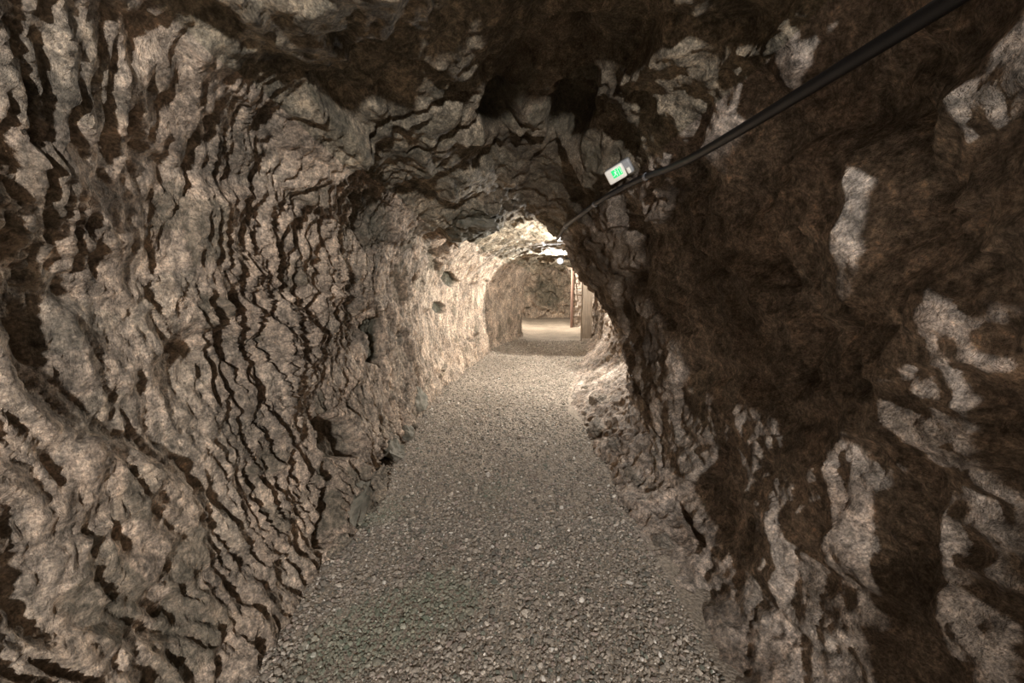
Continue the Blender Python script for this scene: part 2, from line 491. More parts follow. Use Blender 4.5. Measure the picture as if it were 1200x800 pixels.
# fibrous upright ribs of the left wall
sh = Q[:, 1] + 0.33 * Q[:, 2] + 0.10 * perlin(Q * np.array([1.5, 2.2, 2.2]), 33)
S1 = np.stack([Q[:, 0] * 2, sh * 7.5, Q[:, 2] * 1.5], axis=1)
S2 = np.stack([Q[:, 0] * 4, sh * 17.0, Q[:, 2] * 3.6], axis=1)
S3 = np.stack([Q[:, 0] * 9, sh * 34.0, Q[:, 2] * 9.0], axis=1)
rid = lambda v: np.clip(1 - 2.4 * np.abs(v), 0, 1) ** 1.6 * 1.6 - 0.6
amp = (0.6 + 0.9 * smooth(-0.3, 0.4, perlin(Pb * 1.3, 71)))
amp = amp * (0.40 + 0.60 * smooth(4.6, 2.6, Pb[:, 1])) * (0.55 + 0.45 * smooth(1.0, 2.2, Pb[:, 1]))
D += WL * amp * (0.026 * rid(perlin(S1, 21)) + 0.031 * rid(perlin(S2, 22)) + 0.016 * rid(perlin(S3, 23)))
D += (WC + WR) * (0.012 * rid(perlin(Q * np.array([7, 5, 7]), 24)))
near = smooth(6.5, 2.0, Pb[:, 1])
D += 0.0085 * perlin(Pb * 17, 41) + 0.0055 * perlin(Pb * 36, 42)

D = D * (1 - 0.5 * WB) + WB * (0.02 * perlin(Pb * np.array([6, 3, 6]), 45) + 0.012 * rid(perlin(Pb * np.array([11, 7, 11]), 46)))
FRESH_SHADE = smooth(0.78, 0.95, c2) * smooth(0.45, 0.7, c1) * 0.45 * (WL + WC)
STAIN_SHADE = WR * smooth(0.15, -0.35, perlin(Pb * 1.6 + 5.5, 61)) * 0.6

D *= 1 - 0.45 * WC * smooth(5.2, 5.8, Pb[:, 1]) * smooth(9.6, 8.8, Pb[:, 1])

# -------- particular shapes of this rock: hollows, blocks, beds and cracks seen in the photograph
def hollow(px, py, rx, ry, ang, depth, fresh_shade=0.0, edge=0.25, boxy=2.6):
    """dent (depth > 0) or boss (depth < 0); radii in pixels at its own distance, built as metres on the surface"""
    global D, FRESH_SHADE
    k = base_hit(px, py)
    c = Pb[k]; n = Nb[k]
    s = (c[1]) / F_PX                    # metres to a pixel, facing
    # local frame on the wall: t1 along the drift, t2 up the section
    t1 = np.array([0, 1.0, 0]); t1 = t1 - n * t1.dot(n); t1 /= np.linalg.norm(t1)
    t2 = np.cross(n, t1)
    if t2[2] < 0 and abs(t2[2]) > 0.3: t2 = -t2
    if abs(t2[2]) <= 0.3 and t2[0] < 0: t2 = -t2
    # pixel stretch of the two directions
    p0 = np.array(project(c[None])[:2]).ravel()
    q1 = (np.array(project((c + 0.02 * t1)[None])[:2]).ravel() - p0) / 0.02
    q2 = (np.array(project((c + 0.02 * t2)[None])[:2]).ravel() - p0) / 0.02
    J = np.stack([q1, q2], axis=1)
    sel = np.nonzero(((Pb - c) ** 2).sum(axis=1) < 1.6)[0]
    r = Pb[sel] - c
    uv = np.stack([r @ t1, r @ t2], axis=0)
    pq = J @ uv
    ca, sa = math.cos(ang), math.sin(ang)
    X = (pq[0] * ca - pq[1] * sa) / rx; Yv = (pq[0] * sa + pq[1] * ca) / ry
    wob = 0.22 * perlin(Pb[sel] * 6.0, 88) + 0.12 * perlin(Pb[sel] * 15, 89)
    rad = (np.abs(X) ** boxy + np.abs(Yv) ** boxy) ** (1 / boxy) + wob
    lim = np.abs(r @ n) < 0.5
    w = smooth(1.0 + edge * 0.3, 1.0 - edge, rad) * lim
    D[sel] -= depth * w
    if fresh_shade:
        FRESH_SHADE[sel] = np.maximum(FRESH_SHADE[sel], fresh_shade * smooth(1.0, 0.82, rad) * lim)

def crack(pts, width, depth, step=0.0):
    """joint in the rock along a polyline; step lifts the rock below it"""
    global D
    P3 = []
    for a, b in zip(pts[:-1], pts[1:]):
        for t in np.linspace(0, 1, 7)[:-1]:
            P3.append(Pb[base_hit(a[0] + (b[0] - a[0]) * t, a[1] + (b[1] - a[1]) * t)])
    P3.append(Pb[base_hit(*pts[-1])])
    P3 = np.array(P3)
    lo, hi = P3.min(axis=0) - 0.3, P3.max(axis=0) + 0.3
    sel = np.nonzero(((Pb > lo) & (Pb < hi)).all(axis=1))[0]
    A = Pb[sel] + 0.02 * np.stack([perlin(Pb[sel] * 9, 91), perlin(Pb[sel] * 9 + 7, 92), perlin(Pb[sel] * 9 + 3, 93)], axis=1)
    best = np.full(len(sel), 9.0)
    for p, q in zip(P3[:-1], P3[1:]):
        ab = q - p; L = ab.dot(ab) + 1e-9
        t = np.clip(((A - p) @ ab) / L, 0, 1)
        d = np.linalg.norm(A - p - t[:, None] * ab, axis=1)
        best = np.minimum(best, d)
    w = smooth(width, width * 0.25, best)
    D[sel] -= depth * w
    if step:
        D[sel] += step * smooth(width * 10, width, best) * (1 - w)

# roof beds and their cracks
crack([(428,160),(445,143),(470,132),(497,124),(522,118),(556,104)], 0.022, 0.11, 0.03)
crack([(478,170),(502,158),(513,146),(522,138),(556,134)], 0.022, 0.11, 0.03)
crack([(478,170),(495,178)], 0.010, 0.04)
crack([(480,190),(510,187),(535,200)], 0.012, 0.04, 0.02)
crack([(474,240),(468,218),(480,190)], 0.012, 0.035)
crack([(520,243),(560,236),(600,232),(640,238)], 0.02, 0.05)
crack([(700,130),(712,158),(740,178)], 0.014, 0.05)
hollow(520, 172, 42, 24, 0.5, -0.035, 0.25, 0.2)
hollow(505, 135, 38, 12, 0.4, -0.03, 0.0, 0.2)
# chimney in the roof, its shade also painted as dark colour
hollow(585, 130, 26, 30, 0.2, 0.26, 0.5, 0.45)
hollow(668, 135, 24, 38, -0.3, 0.28, 0.4, 0.45)
# hanging block at the end of the near roof
hollow(553, 260, 34, 18, 0.1, -0.07, 0.7, 0.12, 3.5)
# left wall
hollow(436, 262, 20, 34, -0.25, 0.05, 0.45, 0.2)
hollow(442, 395, 11, 34, 0.05, 0.12, 0.85, 0.2)
hollow(397, 512, 24, 26, 0.0, 0.15, 0.45, 0.2, 3.0)
hollow(380, 600, 12, 40, 0.0, 0.16, 0.3, 0.3)
hollow(463, 340, 5, 22, 0.15, 0.05, 0.3, 0.3)
hollow(485, 326, 4, 13, 0.1, 0.06, 0.2, 0.3)
hollow(528, 328, 7, 9, 0.5, 0.11, 0.8, 0.2)
hollow(517, 360, 6, 7, 0.5, 0.11, 0.8, 0.2)
hollow(509, 306, 5, 14, 0.1, 0.03, 0.5, 0.3)
hollow(412, 380, 12, 30, 0.3, 0.04, 0.2, 0.3)
hollow(398, 340, 5, 40, 0.1, 0.05, 0.2, 0.4)
hollow(424, 268, 5, 40, 0.15, 0.05, 0.0, 0.3)
hollow(425, 470, 10, 26, 0.1, 0.05, 0.2, 0.3)
hollow(452, 455, 8, 30, 0.05, -0.04, 0.0, 0.4)
hollow(420, 540, 7, 40, 0.05, -0.05, 0.0, 0.4)
hollow(428, 590, 16, 26, 0.3, -0.05, 0.5, 0.4)
hollow(455, 545, 9, 18, 0.0, 0.06, 0.7, 0.3)
# right wall
hollow(775, 240, 10, 34, -0.35, -0.06, 0.0, 0.3)
hollow(790, 135, 34, 30, 0.2, -0.05, 0.0, 0.4)
hollow(745, 300, 26, 46, 0.0, 0.05, 0.0, 0.5)
hollow(735, 165, 16, 30, -0.3, 0.05, 0.3, 0.3)
crack([(810,185),(815,240),(822,300)], 0.03, 0.09)
crack([(742,430),(757,470),(770,510),(778,545)], 0.02, 0.06)
crack([(792,590),(805,612),(824,640)], 0.03, 0.10)
# iron-stained right buttress and near roof, with their shade painted in as dark colour
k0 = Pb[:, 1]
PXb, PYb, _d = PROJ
def stain_shade_blob(c, r, val):
    global STAIN_SHADE
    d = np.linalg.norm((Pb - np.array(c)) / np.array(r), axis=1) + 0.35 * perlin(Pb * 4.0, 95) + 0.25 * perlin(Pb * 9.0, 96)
    STAIN_SHADE = np.maximum(STAIN_SHADE, val * smooth(1.5, 0.6, d))
stain_shade_blob((0.85, 3.8, 1.55), (0.6, 1.15, 0.70), 1.0)
stain_shade_blob((0.22, 2.3, 2.62), (0.50, 0.75, 0.45), 0.75)
stain_shade_blob((1.05, 3.3, 0.85), (0.5, 0.65, 0.42), 0.8)
stain_shade_blob((0.45, 3.4, 2.32), (0.50, 1.1, 0.4), 0.8)
STAIN_SHADE *= smooth(0.0, 0.5, WR + 0.7 * WC) * (1 - WB)

# keep the foot of the bank and the lamp's niche calm
Pd = Pb + Nb * D[:, None]
TUN = Pd.reshape(NR, NU, 3)
CELL = np.clip(0.55 * c2 + 0.45 * c1, 0, 1)
arr_proj = project(Pd)

def tunnel_piece(name, u0, u1, mat, label, cat):
    sub = TUN[:, u0:u1 + 1]
    nu = sub.shape[1]
    idx = np.arange(NR * nu).reshape(NR, nu)
    F = np.stack([idx[:-1, :-1], idx[:-1, 1:], idx[1:, 1:], idx[1:, :-1]], axis=-1).reshape(-1, 4)
    a = {n: v.reshape(NR, NU)[:, u0:u1 + 1].ravel() for n, v in (('cell', CELL), ('fresh_shade', FRESH_SHADE), ('stain_shade', STAIN_SHADE))}
    o = mesh_np(name, sub.reshape(-1, 3), F, mat, attrs=a)
    return tag(o, label, cat, kind='structure')

wall_left = tunnel_piece('wall_left', 0, U_LC, M_LEFT, 'rough tan rock wall with upright fibrous ribs, curving away into the tunnel', 'wall')
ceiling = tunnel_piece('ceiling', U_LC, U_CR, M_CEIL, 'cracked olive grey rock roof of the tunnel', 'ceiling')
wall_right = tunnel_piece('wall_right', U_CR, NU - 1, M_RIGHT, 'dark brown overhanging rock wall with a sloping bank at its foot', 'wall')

def cap_wall(name, y, x0, x1, z1, amp, mat, label, nx, nz, sgn):
    xs = np.linspace(x0, x1, nx); zs = np.linspace(-0.2, z1, nz)
    X, Z = np.meshgrid(xs, zs)
    P = np.stack([X.ravel(), np.full(X.size, y), Z.ravel()], axis=1)
    W = np.stack([perlin(P * 2.5, 81), perlin(P * 2.5 + 5, 82), perlin(P * 2.5 + 9, 83)], axis=1)
    f, c, e = facets((P + 0.2 * W) * 1.7 + 2.2, 77, 0.1, 0.8)
    g, cc, e = facets((P + 0.1 * W) * 5 + 2.2, 78, 0.14, 0.6)
    h = amp * f + amp * 0.35 * g + 0.08 * perlin(P * 1.5, 79) + 0.012 * perlin(P * 11, 80)
    # face leans back
    h -= 0.25 * np.clip(P[:, 2], 0, 3) / 2.4
    P[:, 1] -= sgn * h
    idx = np.arange(nx * nz).reshape(nz, nx)
    F = np.stack([idx[:-1, :-1], idx[:-1, 1:], idx[1:, 1:], idx[1:, :-1]], axis=-1).reshape(-1, 4)
    rr_ = np.hypot((P[:, 0] - 1.75) / 0.75, (P[:, 2] - 1.25) / 0.85) + 0.5 * W[:, 0]
    fr = 0.55 * smooth(1.35, 0.6, rr_)  # shade of a recess put into the colour as a dark patch
    o = mesh_np(name, P, F, mat, attrs={'cell': cc, 'fresh_shade': fr, 'stain_shade': np.zeros(len(P))})
    return tag(o, label, 'wall', kind='structure')

wall_back = cap_wall('wall_back', 18.9, -0.2, 3.6, 2.9, 0.32, M_LEFT, 'blocky mottled rock face closing the far end of the tunnel', 150, 120, 1)
wall_front = cap_wall('wall_front', -5.1, -1.6, 1.6, 2.8, 0.1, M_LEFT, 'rock face behind the viewer', 40, 40, -1)

# ------------------------------------------------------------------ floor
def floor_edges(y):
    c = pchip([s[0] for s in ST], np.array([[s[1][0][0], s[1][11][0]] for s in ST]), np.atleast_1d(y))
    return c[:, 0], c[:, 1]

def floor_z(X, Y):
    P = np.stack([X, Y, np.zeros_like(X)], axis=1)
    l, r = floor_edges(np.clip(Y, -5.4, 19.4))
    z = 0.018 * perlin(P * 1.3, 101) + 0.010 * perlin(P * 4.1, 102) + 0.004 * perlin(P * 15, 103)
    z += 0.05 * smooth(0.35, -0.05, X - l) + 0.02 * smooth(0.2, -0.05, r - X)
    m = (l + r) / 2
    z -= 0.010 * np.exp(-((X - m - 0.35) / 0.22) ** 2) + 0.010 * np.exp(-((X - m + 0.30) / 0.22) ** 2)
    return z

fy = np.concatenate([np.arange(-5.4, 0.9, 0.06), np.arange(0.9, 4, 0.013), np.arange(4, 9, 0.022), np.arange(9, 19.5, 0.05)])
fu = np.linspace(-0.22, 1.22, 190)
fl, frr = floor_edges(fy)
wdt = frr - fl
FX = fl[:, None] + fu[None] * wdt[:, None]
FY = np.repeat(fy[:, None], len(fu), axis=1)
FZ = floor_z(FX.ravel(), FY.ravel()).reshape(FX.shape)
idx = np.arange(FX.size).reshape(FX.shape)
FF = np.stack([idx[:-1, :-1], idx[:-1, 1:], idx[1:, 1:], idx[1:, :-1]], axis=-1).reshape(-1, 4)
floor = mesh_np('floor', np.stack([FX.ravel(), FY.ravel(), FZ.ravel()], axis=1), FF, M_FLOOR)
tag(floor, 'trodden gravel floor winding through the tunnel', 'floor', kind='structure')

# ------------------------------------------------------------------ gravel chips (uncountable)
def ico():
    t = (1 + 5 ** 0.5) / 2
    v = np.array([[-1,t,0],[1,t,0],[-1,-t,0],[1,-t,0],[0,-1,t],[0,1,t],[0,-1,-t],[0,1,-t],[t,0,-1],[t,0,1],[-t,0,-1],[-t,0,1]], float)
    f = np.array([[0,11,5],[0,5,1],[0,1,7],[0,7,10],[0,10,11],[1,5,9],[5,11,4],[11,10,2],[10,7,6],[7,1,8],[3,9,4],[3,4,2],[3,2,6],[3,6,8],[3,8,9],[4,9,5],[2,4,11],[6,2,10],[8,6,7],[9,8,1]])
    return v / np.linalg.norm(v[0]), f

def gravel():
    iv, jf = ico()
    n = 62000
    # denser close by: distance drawn so that the cover looks even down the tunnel
    y = 0.9 * (11.0 / 0.9) ** RNG.uniform(0, 1, n)
    y = np.where(y < 2.2, RNG.uniform(0.9, 2.4, n), y)
    n = len(y)
    l, r = floor_edges(y)
    x = l + RNG.uniform(-0.03, 1.03, n) * (r - l)
    s = np.exp(RNG.normal(math.log(0.0066), 0.42, n)) * (1 + 0.10 * np.clip(y - 2, 0, 8))
    s = np.clip(s, 0.0032, 0.021)
    z = floor_z(x, y) + s * 0.12
    rot = RNG.normal(size=(n, 4)); rot /= np.linalg.norm(rot, axis=1, keepdims=True)
    w, a, b, c = rot.T
    R = np.stack([np.stack([1-2*(b*b+c*c), 2*(a*b-c*w), 2*(a*c+b*w)], -1),
                  np.stack([2*(a*b+c*w), 1-2*(a*a+c*c), 2*(b*c-a*w)], -1),
                  np.stack([2*(a*c-b*w), 2*(b*c+a*w), 1-2*(a*a+b*b)], -1)], axis=1)
    sc = np.stack([RNG.uniform(0.8, 1.3, n), RNG.uniform(0.65, 1.0, n), RNG.uniform(0.45, 0.8, n)], axis=1)
    jit = 1 + RNG.uniform(-0.25, 0.22, (n, 12, 1))
    V = iv[None] * jit * sc[:, None, :] * s[:, None, None]
    V = np.einsum('nij,nkj->nki', R, V)
    V[:, :, 2] *= 0.8
    V += np.stack([x, y, z], axis=1)[:, None]
    F = (jf[None] + (np.arange(n) * 12)[:, None, None]).reshape(-1, 3)
    pal = np.array([[.27,.225,.175],[.19,.16,.125],[.34,.285,.225],[.13,.115,.09],[.45,.385,.31],[.27,.21,.17],[.14,.14,.105],[.62,.56,.48]])
    pick = RNG.choice(8, n, p=[.24,.2,.17,.13,.1,.09,.05,.02])
    tone = pal[pick] * RNG.uniform(0.7, 1.1, (n, 1))
    P = np.stack([x, y, np.zeros(n)], axis=1)
    green_glow = smooth(0.05, 0.35, perlin(P * 1.6 + 40, 111)) * smooth(0.2, -0.2, x) * smooth(4.0, 2.6, y)  # green glow of the exit light painted into the chip colour
    tone = tone * (1 - 0.45 * green_glow[:, None]) + np.array([.13, .16, .10]) * 0.45 * green_glow[:, None]
    tone = np.repeat(tone, 12, axis=0)
    o = mesh_np('gravel', V.reshape(-1, 3), F, M_PEBBLE, smooth_shade=False, attrs={'tone': tone})
    return tag(o, 'small grey brown gravel chips strewn over the tunnel floor', 'gravel', kind='stuff')
gravel()

# ------------------------------------------------------------------ rocks
def rock_mesh(name, dims, seed, mat, n=16, rough=0.05, sub=2, bev=0.0):
    """broken stone: hull of random points, edges worn, faces roughened"""
    rs = random.Random(seed)
    bm = bmesh.new()
    for _ in range(n):
        v = Vector((rs.gauss(0, 1), rs.gauss(0, 1), rs.gauss(0, 1))).normalized()
        v = Vector((math.copysign(abs(v.x) ** 0.7, v.x), math.copysign(abs(v.y) ** 0.7, v.y), math.copysign(abs(v.z) ** 0.7, v.z)))
        bm.verts.new(Vector((v.x * dims[0], v.y * dims[1], v.z * dims[2])) * rs.uniform(0.42, 0.56))
    r = bmesh.ops.convex_hull(bm, input=bm.verts)
    junk = [g for g in r['geom_interior'] if isinstance(g, bmesh.types.BMVert)]
    if junk: bmesh.ops.delete(bm, geom=junk, context='VERTS')
    if sub:
        bmesh.ops.subdivide_edges(bm, edges=bm.edges[:], cuts=sub, use_grid_fill=True)
        bmesh.ops.triangulate(bm, faces=bm.faces[:])
        co = np.array([v.co for v in bm.verts])
        sz = max(dims)
        d = rough * sz * (perlin(co / sz * 5 + seed, 7) + 0.6 * perlin(co / sz * 12 + seed, 8))
        for v, dd in zip(bm.verts, d):
            v.co += v.co.normalized() * dd
    me = bpy.data.meshes.new(name)
    bmesh.ops.recalc_face_normals(bm, faces=bm.faces)
    bm.to_mesh(me); bm.free()
    me.materials.append(mat)
    return me

def surf_point(px, py):
    k = base_hit(px, py, Pd)
    return Pd[k], Nb[k]

def wall_rock(name, parent, px, py, dims, rot, seed, mat, sink=0.35, label=None):
    p, n = surf_point(px, py)
    me = rock_mesh(name, dims, seed, mat, n=18, rough=0.11, sub=4)
    o = bpy.data.objects.new(name, me)
    o.location = Vector(p) - Vector(n) * min(dims) * (sink - 0.2)
    o.rotation_euler = rot
    link(o, parent)
    if label: o['label'] = label
    return o

wall_rock('rock', wall_left, 489, 470, (0.28, 0.42, 0.26), (0.5, 0.35, 0.3), 3, M_STONE_GREEN, 0.3, 'green grey boulder wedged at the foot of the wall')
wall_rock('rock', wall_left, 462, 530, (0.22, 0.34, 0.34), (0.2, 0.1, 0.5), 5, M_STONE_GREEN, 0.4)
wall_rock('rock', wall_left, 424, 592, (0.20, 0.40, 0.30), (0.3, 0.2, 0.1), 31, M_STONE_GREEN, 0.5)
wall_rock('rock', wall_left, 500, 448, (0.2, 0.36, 0.24), (0.6, 0.1, 0.2), 9, M_LEFT, 0.45)
wall_rock('rock', ceiling, 556, 262, (0.46, 0.30, 0.20), (0.1, 0.12, 0.2), 12, M_STONE_GREEN, 0.35, 'dark hanging block at the lip of the roof')
wall_rock('rock', wall_right, 705, 470, (0.30, 0.50, 0.16), (0.2, -0.5, 0.2), 15, M_RIGHT, 0.55)
wall_rock('rock', wall_right, 700, 500, (0.24, 0.34, 0.16), (0.1, -0.4, 0.6), 17, M_RIGHT, 0.5)

wall_rock('rock', wall_left, 478, 505, (0.18, 0.28, 0.2), (0.3, 0.5, 0.9), 41, M_STONE_GREEN, 0.4)
wall_rock('rock', wall_left, 446, 566, (0.14, 0.24, 0.16), (0.9, 0.2, 0.4), 42, M_LEFT, 0.4)
wall_rock('rock', wall_left, 520, 432, (0.16, 0.30, 0.16), (0.4, 0.3, 0.2), 43, M_LEFT, 0.45)
wall_rock('rock', wall_left, 402, 640, (0.14, 0.2, 0.14), (0.5, 0.8, 0.2), 44, M_LEFT, 0.4)
wall_rock('rock', wall_right, 722, 522, (0.16, 0.24, 0.14), (0.3, -0.3, 0.9), 45, M_RIGHT, 0.4)
wall_rock('rock', wall_right, 688, 455, (0.20, 0.34, 0.14), (0.1, -0.5, 0.1), 46, M_RIGHT, 0.5)
wall_rock('rock', wall_right, 742, 560, (0.14, 0.2, 0.12), (0.6, -0.2, 0.4), 47, M_RIGHT, 0.4)
wall_rock('rock', wall_right, 780, 640, (0.14, 0.18, 0.10), (0.2, -0.4, 0.3), 48, M_RIGHT, 0.4)

def loose_stone(px, py, size, seed, mat, label):
    d = pix_dir(px, py)
    t = CAM_H / -d.z
    x, y = d.x * t, d.y * t
    z = float(floor_z(np.array([x]), np.array([y]))[0])
    me = rock_mesh('stone', (size, size * 0.8, size * 0.6), seed, mat, n=14, rough=0.03, sub=1)
    o = bpy.data.objects.new('stone', me)
    lo = min(v.co.z for v in me.vertices)
    o.location = (x, y, z - lo - size * 0.10)
    o.rotation_euler = (0, 0, seed * 1.3)
    link(o)
    tag(o, label, 'stone', 'loose stones on the gravel floor')

loose_stone(572, 556, 0.060, 21, M_STONE_PALE, 'largest pale stone lying in the middle of the gravel path')
loose_stone(610, 512, 0.070, 22, M_STONE_TAN, 'tan stone on the lit gravel between left boulder and right bank')
loose_stone(526, 595, 0.032, 23, M_STONE_PALE, 'small whitish stone on the gravel below the middle pale stone')
loose_stone(488, 620, 0.036, 24, M_STONE_TAN, 'small tan stone on dark gravel close to left wall')
loose_stone(630, 641, 0.040, 25, M_STONE_PALE, 'pale stone alone on the near gravel, lower middle')
loose_stone(699, 675, 0.038, 26, M_STONE_PALE, 'pale stone on near gravel close to right bank')
loose_stone(542, 643, 0.036, 27, M_STONE_TAN, 'flat tan stone in the dark greenish gravel, lower middle')
loose_stone(638, 518, 0.055, 28, M_STONE_PALE, 'light stone on the gravel just before the right bank rocks')

# ------------------------------------------------------------------ cable along the roof
def tube_mesh(name, pts, radius, mat, parent=None, sides=10):
    pts = [Vector(p) for p in pts]
    # densify with a spline
    P = np.array([[p.x, p.y, p.z] for p in pts])
    dd = np.concatenate([[0], np.cumsum(np.linalg.norm(np.diff(P, axis=0), axis=1))])
    S = pchip(dd, P, np.linspace(0, dd[-1], max(24, int(dd[-1] / 0.04))))
    T = np.gradient(S, axis=0); T /= np.linalg.norm(T, axis=1, keepdims=True)
    up = np.array([0.13, 0.2, 1.0])
    A = np.cross(T, up); A /= np.linalg.norm(A, axis=1, keepdims=True)
    B = np.cross(A, T)
    ang = np.linspace(0, 2 * math.pi, sides, endpoint=False)
    V = S[:, None] + radius * (np.cos(ang)[None, :, None] * A[:, None] + np.sin(ang)[None, :, None] * B[:, None])
    n = len(S)
    i = np.arange(n - 1)[:, None] * sides; j = np.arange(sides)[None]; j2 = (j + 1) % sides
    F = np.stack([i + j, i + j2, i + sides + j2, i + sides + j], axis=-1).reshape(-1, 4)
    return mesh_np(name, V.reshape(-1, 3), F, mat, parent)

def off_surface(px, py, d):
    p, n = surf_point(px, py)
    return Vector(p) + Vector(n) * d

cable_pts = []
for px, py in ((822, 179), (790, 192), (762, 204), (740, 214), (716, 226), (700, 236), (682, 250), (665, 263), (656, 278)):
    cable_pts.append(off_surface(px, py, 0.03))
# run on out of sight: behind the viewer, and past the lip to the lamp
first = cable_pts[0]
lead = [Vector((0.80, -2.9, 2.02)), Vector((0.80, -1.0, 2.04)), Vector((0.80, 0.2, 2.06)), Vector((0.82, 0.9, 2.08))]
lampv = Vector(LAMP_MID['loc'])
tail = [Vector((0.78, 5.35, 2.16)), Vector((1.05, 6.1, 2.18)), Vector((1.28, 7.2, 2.14)), Vector((1.34, 8.3, 2.14)), lampv + Vector((0.14, 0.10, 0.06))]
cable = empty('cable', first, 'thick black cable slung along the roof from the exit light to the far lamp', 'cable')
sheath = tube_mesh('sheath', [p - first for p in lead + cable_pts + tail], 0.019, M_BLACK, cable)
for px, py in ((762, 204), (700, 236), (665, 263)):
    p, n = surf_point(px, py)
    n = Vector(n)
    bm = bmesh.new()
    bmesh.ops.create_cone(bm, cap_ends=True, segments=10, radius1=0.023, radius2=0.023, depth=0.02)
    mat_c = Matrix.Translation(Vector(p) + n * 0.03 - first) @ Vector((0.3, -1, 0.1)).to_track_quat('Z', 'Y').to_matrix().to_4x4()
    bmesh.ops.transform(bm, matrix=mat_c, verts=bm.verts)
    b2 = bmesh.ops.create_cube(bm, size=1.0)
    mm = Matrix.Translation(Vector(p) + n * 0.012 - first) @ n.to_track_quat('Z', 'Y').to_matrix().to_4x4() @ Matrix.Diagonal((0.012, 0.02, 0.05, 1))
    bmesh.ops.transform(bm, matrix=mm, verts=b2['verts'])
    obj_bm('cable_clip', bm, M_METAL, cable)

# ------------------------------------------------------------------ emergency exit light
def rounded_box(bm, sx, sy, sz, r, loc=(0, 0, 0)):
    g = bmesh.ops.create_cube(bm, size=1.0)
    bmesh.ops.transform(bm, matrix=Matrix.Translation(loc) @ Matrix.Diagonal((sx, sy, sz, 1)), verts=g['verts'])
    es = list({e for v in g['verts'] for e in v.link_edges})
    bmesh.ops.bevel(bm, geom=es, offset=r, segments=3, affect='EDGES', profile=0.5)

def exit_light():
    Yd = 2.45
    c = at_depth(722.5, 203.0, Yd)
    view = (c - Vector((0, 0, CAM_H))).normalized()
    nrm = (-view + Vector((-0.10, 0, -0.25))).normalized()     # looks down the tunnel and a little down
    e1 = (Vector((0.80, 0.10, 0.58)))
    e1 = (e1 - nrm * e1.dot(nrm)).normalized()
    e2 = nrm.cross(e1)
    root = empty('exit_light', c, 'small white emergency exit light with green sign under the dark roof', 'exit light')
    root.rotation_euler = Matrix((e1, e2, nrm)).transposed().to_euler()
    L, W = 0.112, 0.090
    bm = bmesh.new(); rounded_box(bm, L + 0.042, W, 0.05, 0.012, (0.018, 0, -0.025)); obj_bm('housing', bm, M_GREY, root, True)
    bm = bmesh.new(); rounded_box(bm, L, W * 0.96, 0.03, 0.011, (-0.004, 0, 0.008)); obj_bm('diffuser', bm, M_DIFFUSER, root, True)
    bm = bmesh.new(); rounded_box(bm, 0.022, 0.036, 0.03, 0.006, (0.070, -0.020, 0.004)); t = obj_bm('battery_cover', bm, M_WHITE, root, True)
    # sign: green field with a running figure and a doorway
    z = 0.0240
    bm = bmesh.new()
    g = bmesh.ops.create_cube(bm, size=1.0)
    bmesh.ops.transform(bm, matrix=Matrix.Translation((0.008, 0.006, z)) @ Matrix.Diagonal((0.058, 0.046, 0.0024, 1)), verts=g['verts'])
    sign = obj_bm('sign_plate', bm, M_GREEN, root)
    bm = bmesh.new()
    def bar(x0, y0, x1, y1, w):
        d = Vector((x1 - x0, y1 - y0, 0)); ln = d.length
        g = bmesh.ops.create_cube(bm, size=1.0)
        bmesh.ops.transform(bm, matrix=Matrix.Translation((0.008 + (x0 + x1) / 2, 0.006 + (y0 + y1) / 2, z + 0.0016)) @ Matrix.Rotation(math.atan2(d.y, d.x), 4, 'Z') @ Matrix.Diagonal((ln, w, 0.0012, 1)), verts=g['verts'])
    bar(-0.006, 0.010, -0.010, -0.002, 0.006)      # trunk
    bar(-0.010, -0.002, -0.002, -0.009, 0.0036)    # front thigh
    bar(-0.002, -0.009, -0.006, -0.018, 0.0034)    # front shin
    bar(-0.010, -0.002, -0.018, -0.010, 0.0036)
    bar(-0.018, -0.010, -0.026, -0.010, 0.0034)
    bar(-0.006, 0.009, 0.003, 0.004, 0.003)
    bar(-0.007, 0.009, -0.016, 0.006, 0.003)
    g = bmesh.ops.create_cone(bm, cap_ends=True, segments=12, radius1=0.0036, radius2=0.0036, depth=0.0012)
    bmesh.ops.translate(bm, verts=g['verts'], vec=(0.008 - 0.004, 0.006 + 0.0165, z + 0.0016))
    bar(0.010, -0.019, 0.010, 0.019, 0.003); bar(0.024, -0.019, 0.024, 0.019, 0.003); bar(0.0085, 0.019, 0.0255, 0.019, 0.003)
    obj_bm('running_figure', bm, M_SIGNWHITE, sign)
    # bracket to the roof
    p, n = surf_point(728, 196)
    loc = root.matrix_basis.inverted() @ Vector(p)
    bm = bmesh.new()
    a = Vector((0.018, 0, -0.045)); d = loc + (loc - a).normalized() * 0.03 - a
    bmesh.ops.create_cone(bm, cap_ends=True, segments=10, radius1=0.010, radius2=0.010, depth=max(0.03, d.length))
    bmesh.ops.transform(bm, matrix=Matrix.Translation(a + d / 2) @ d.to_track_quat('Z', 'Y').to_matrix().to_4x4(), verts=bm.verts)
    obj_bm('bracket', bm, M_GREY, root, True)
    return root
exit_light()

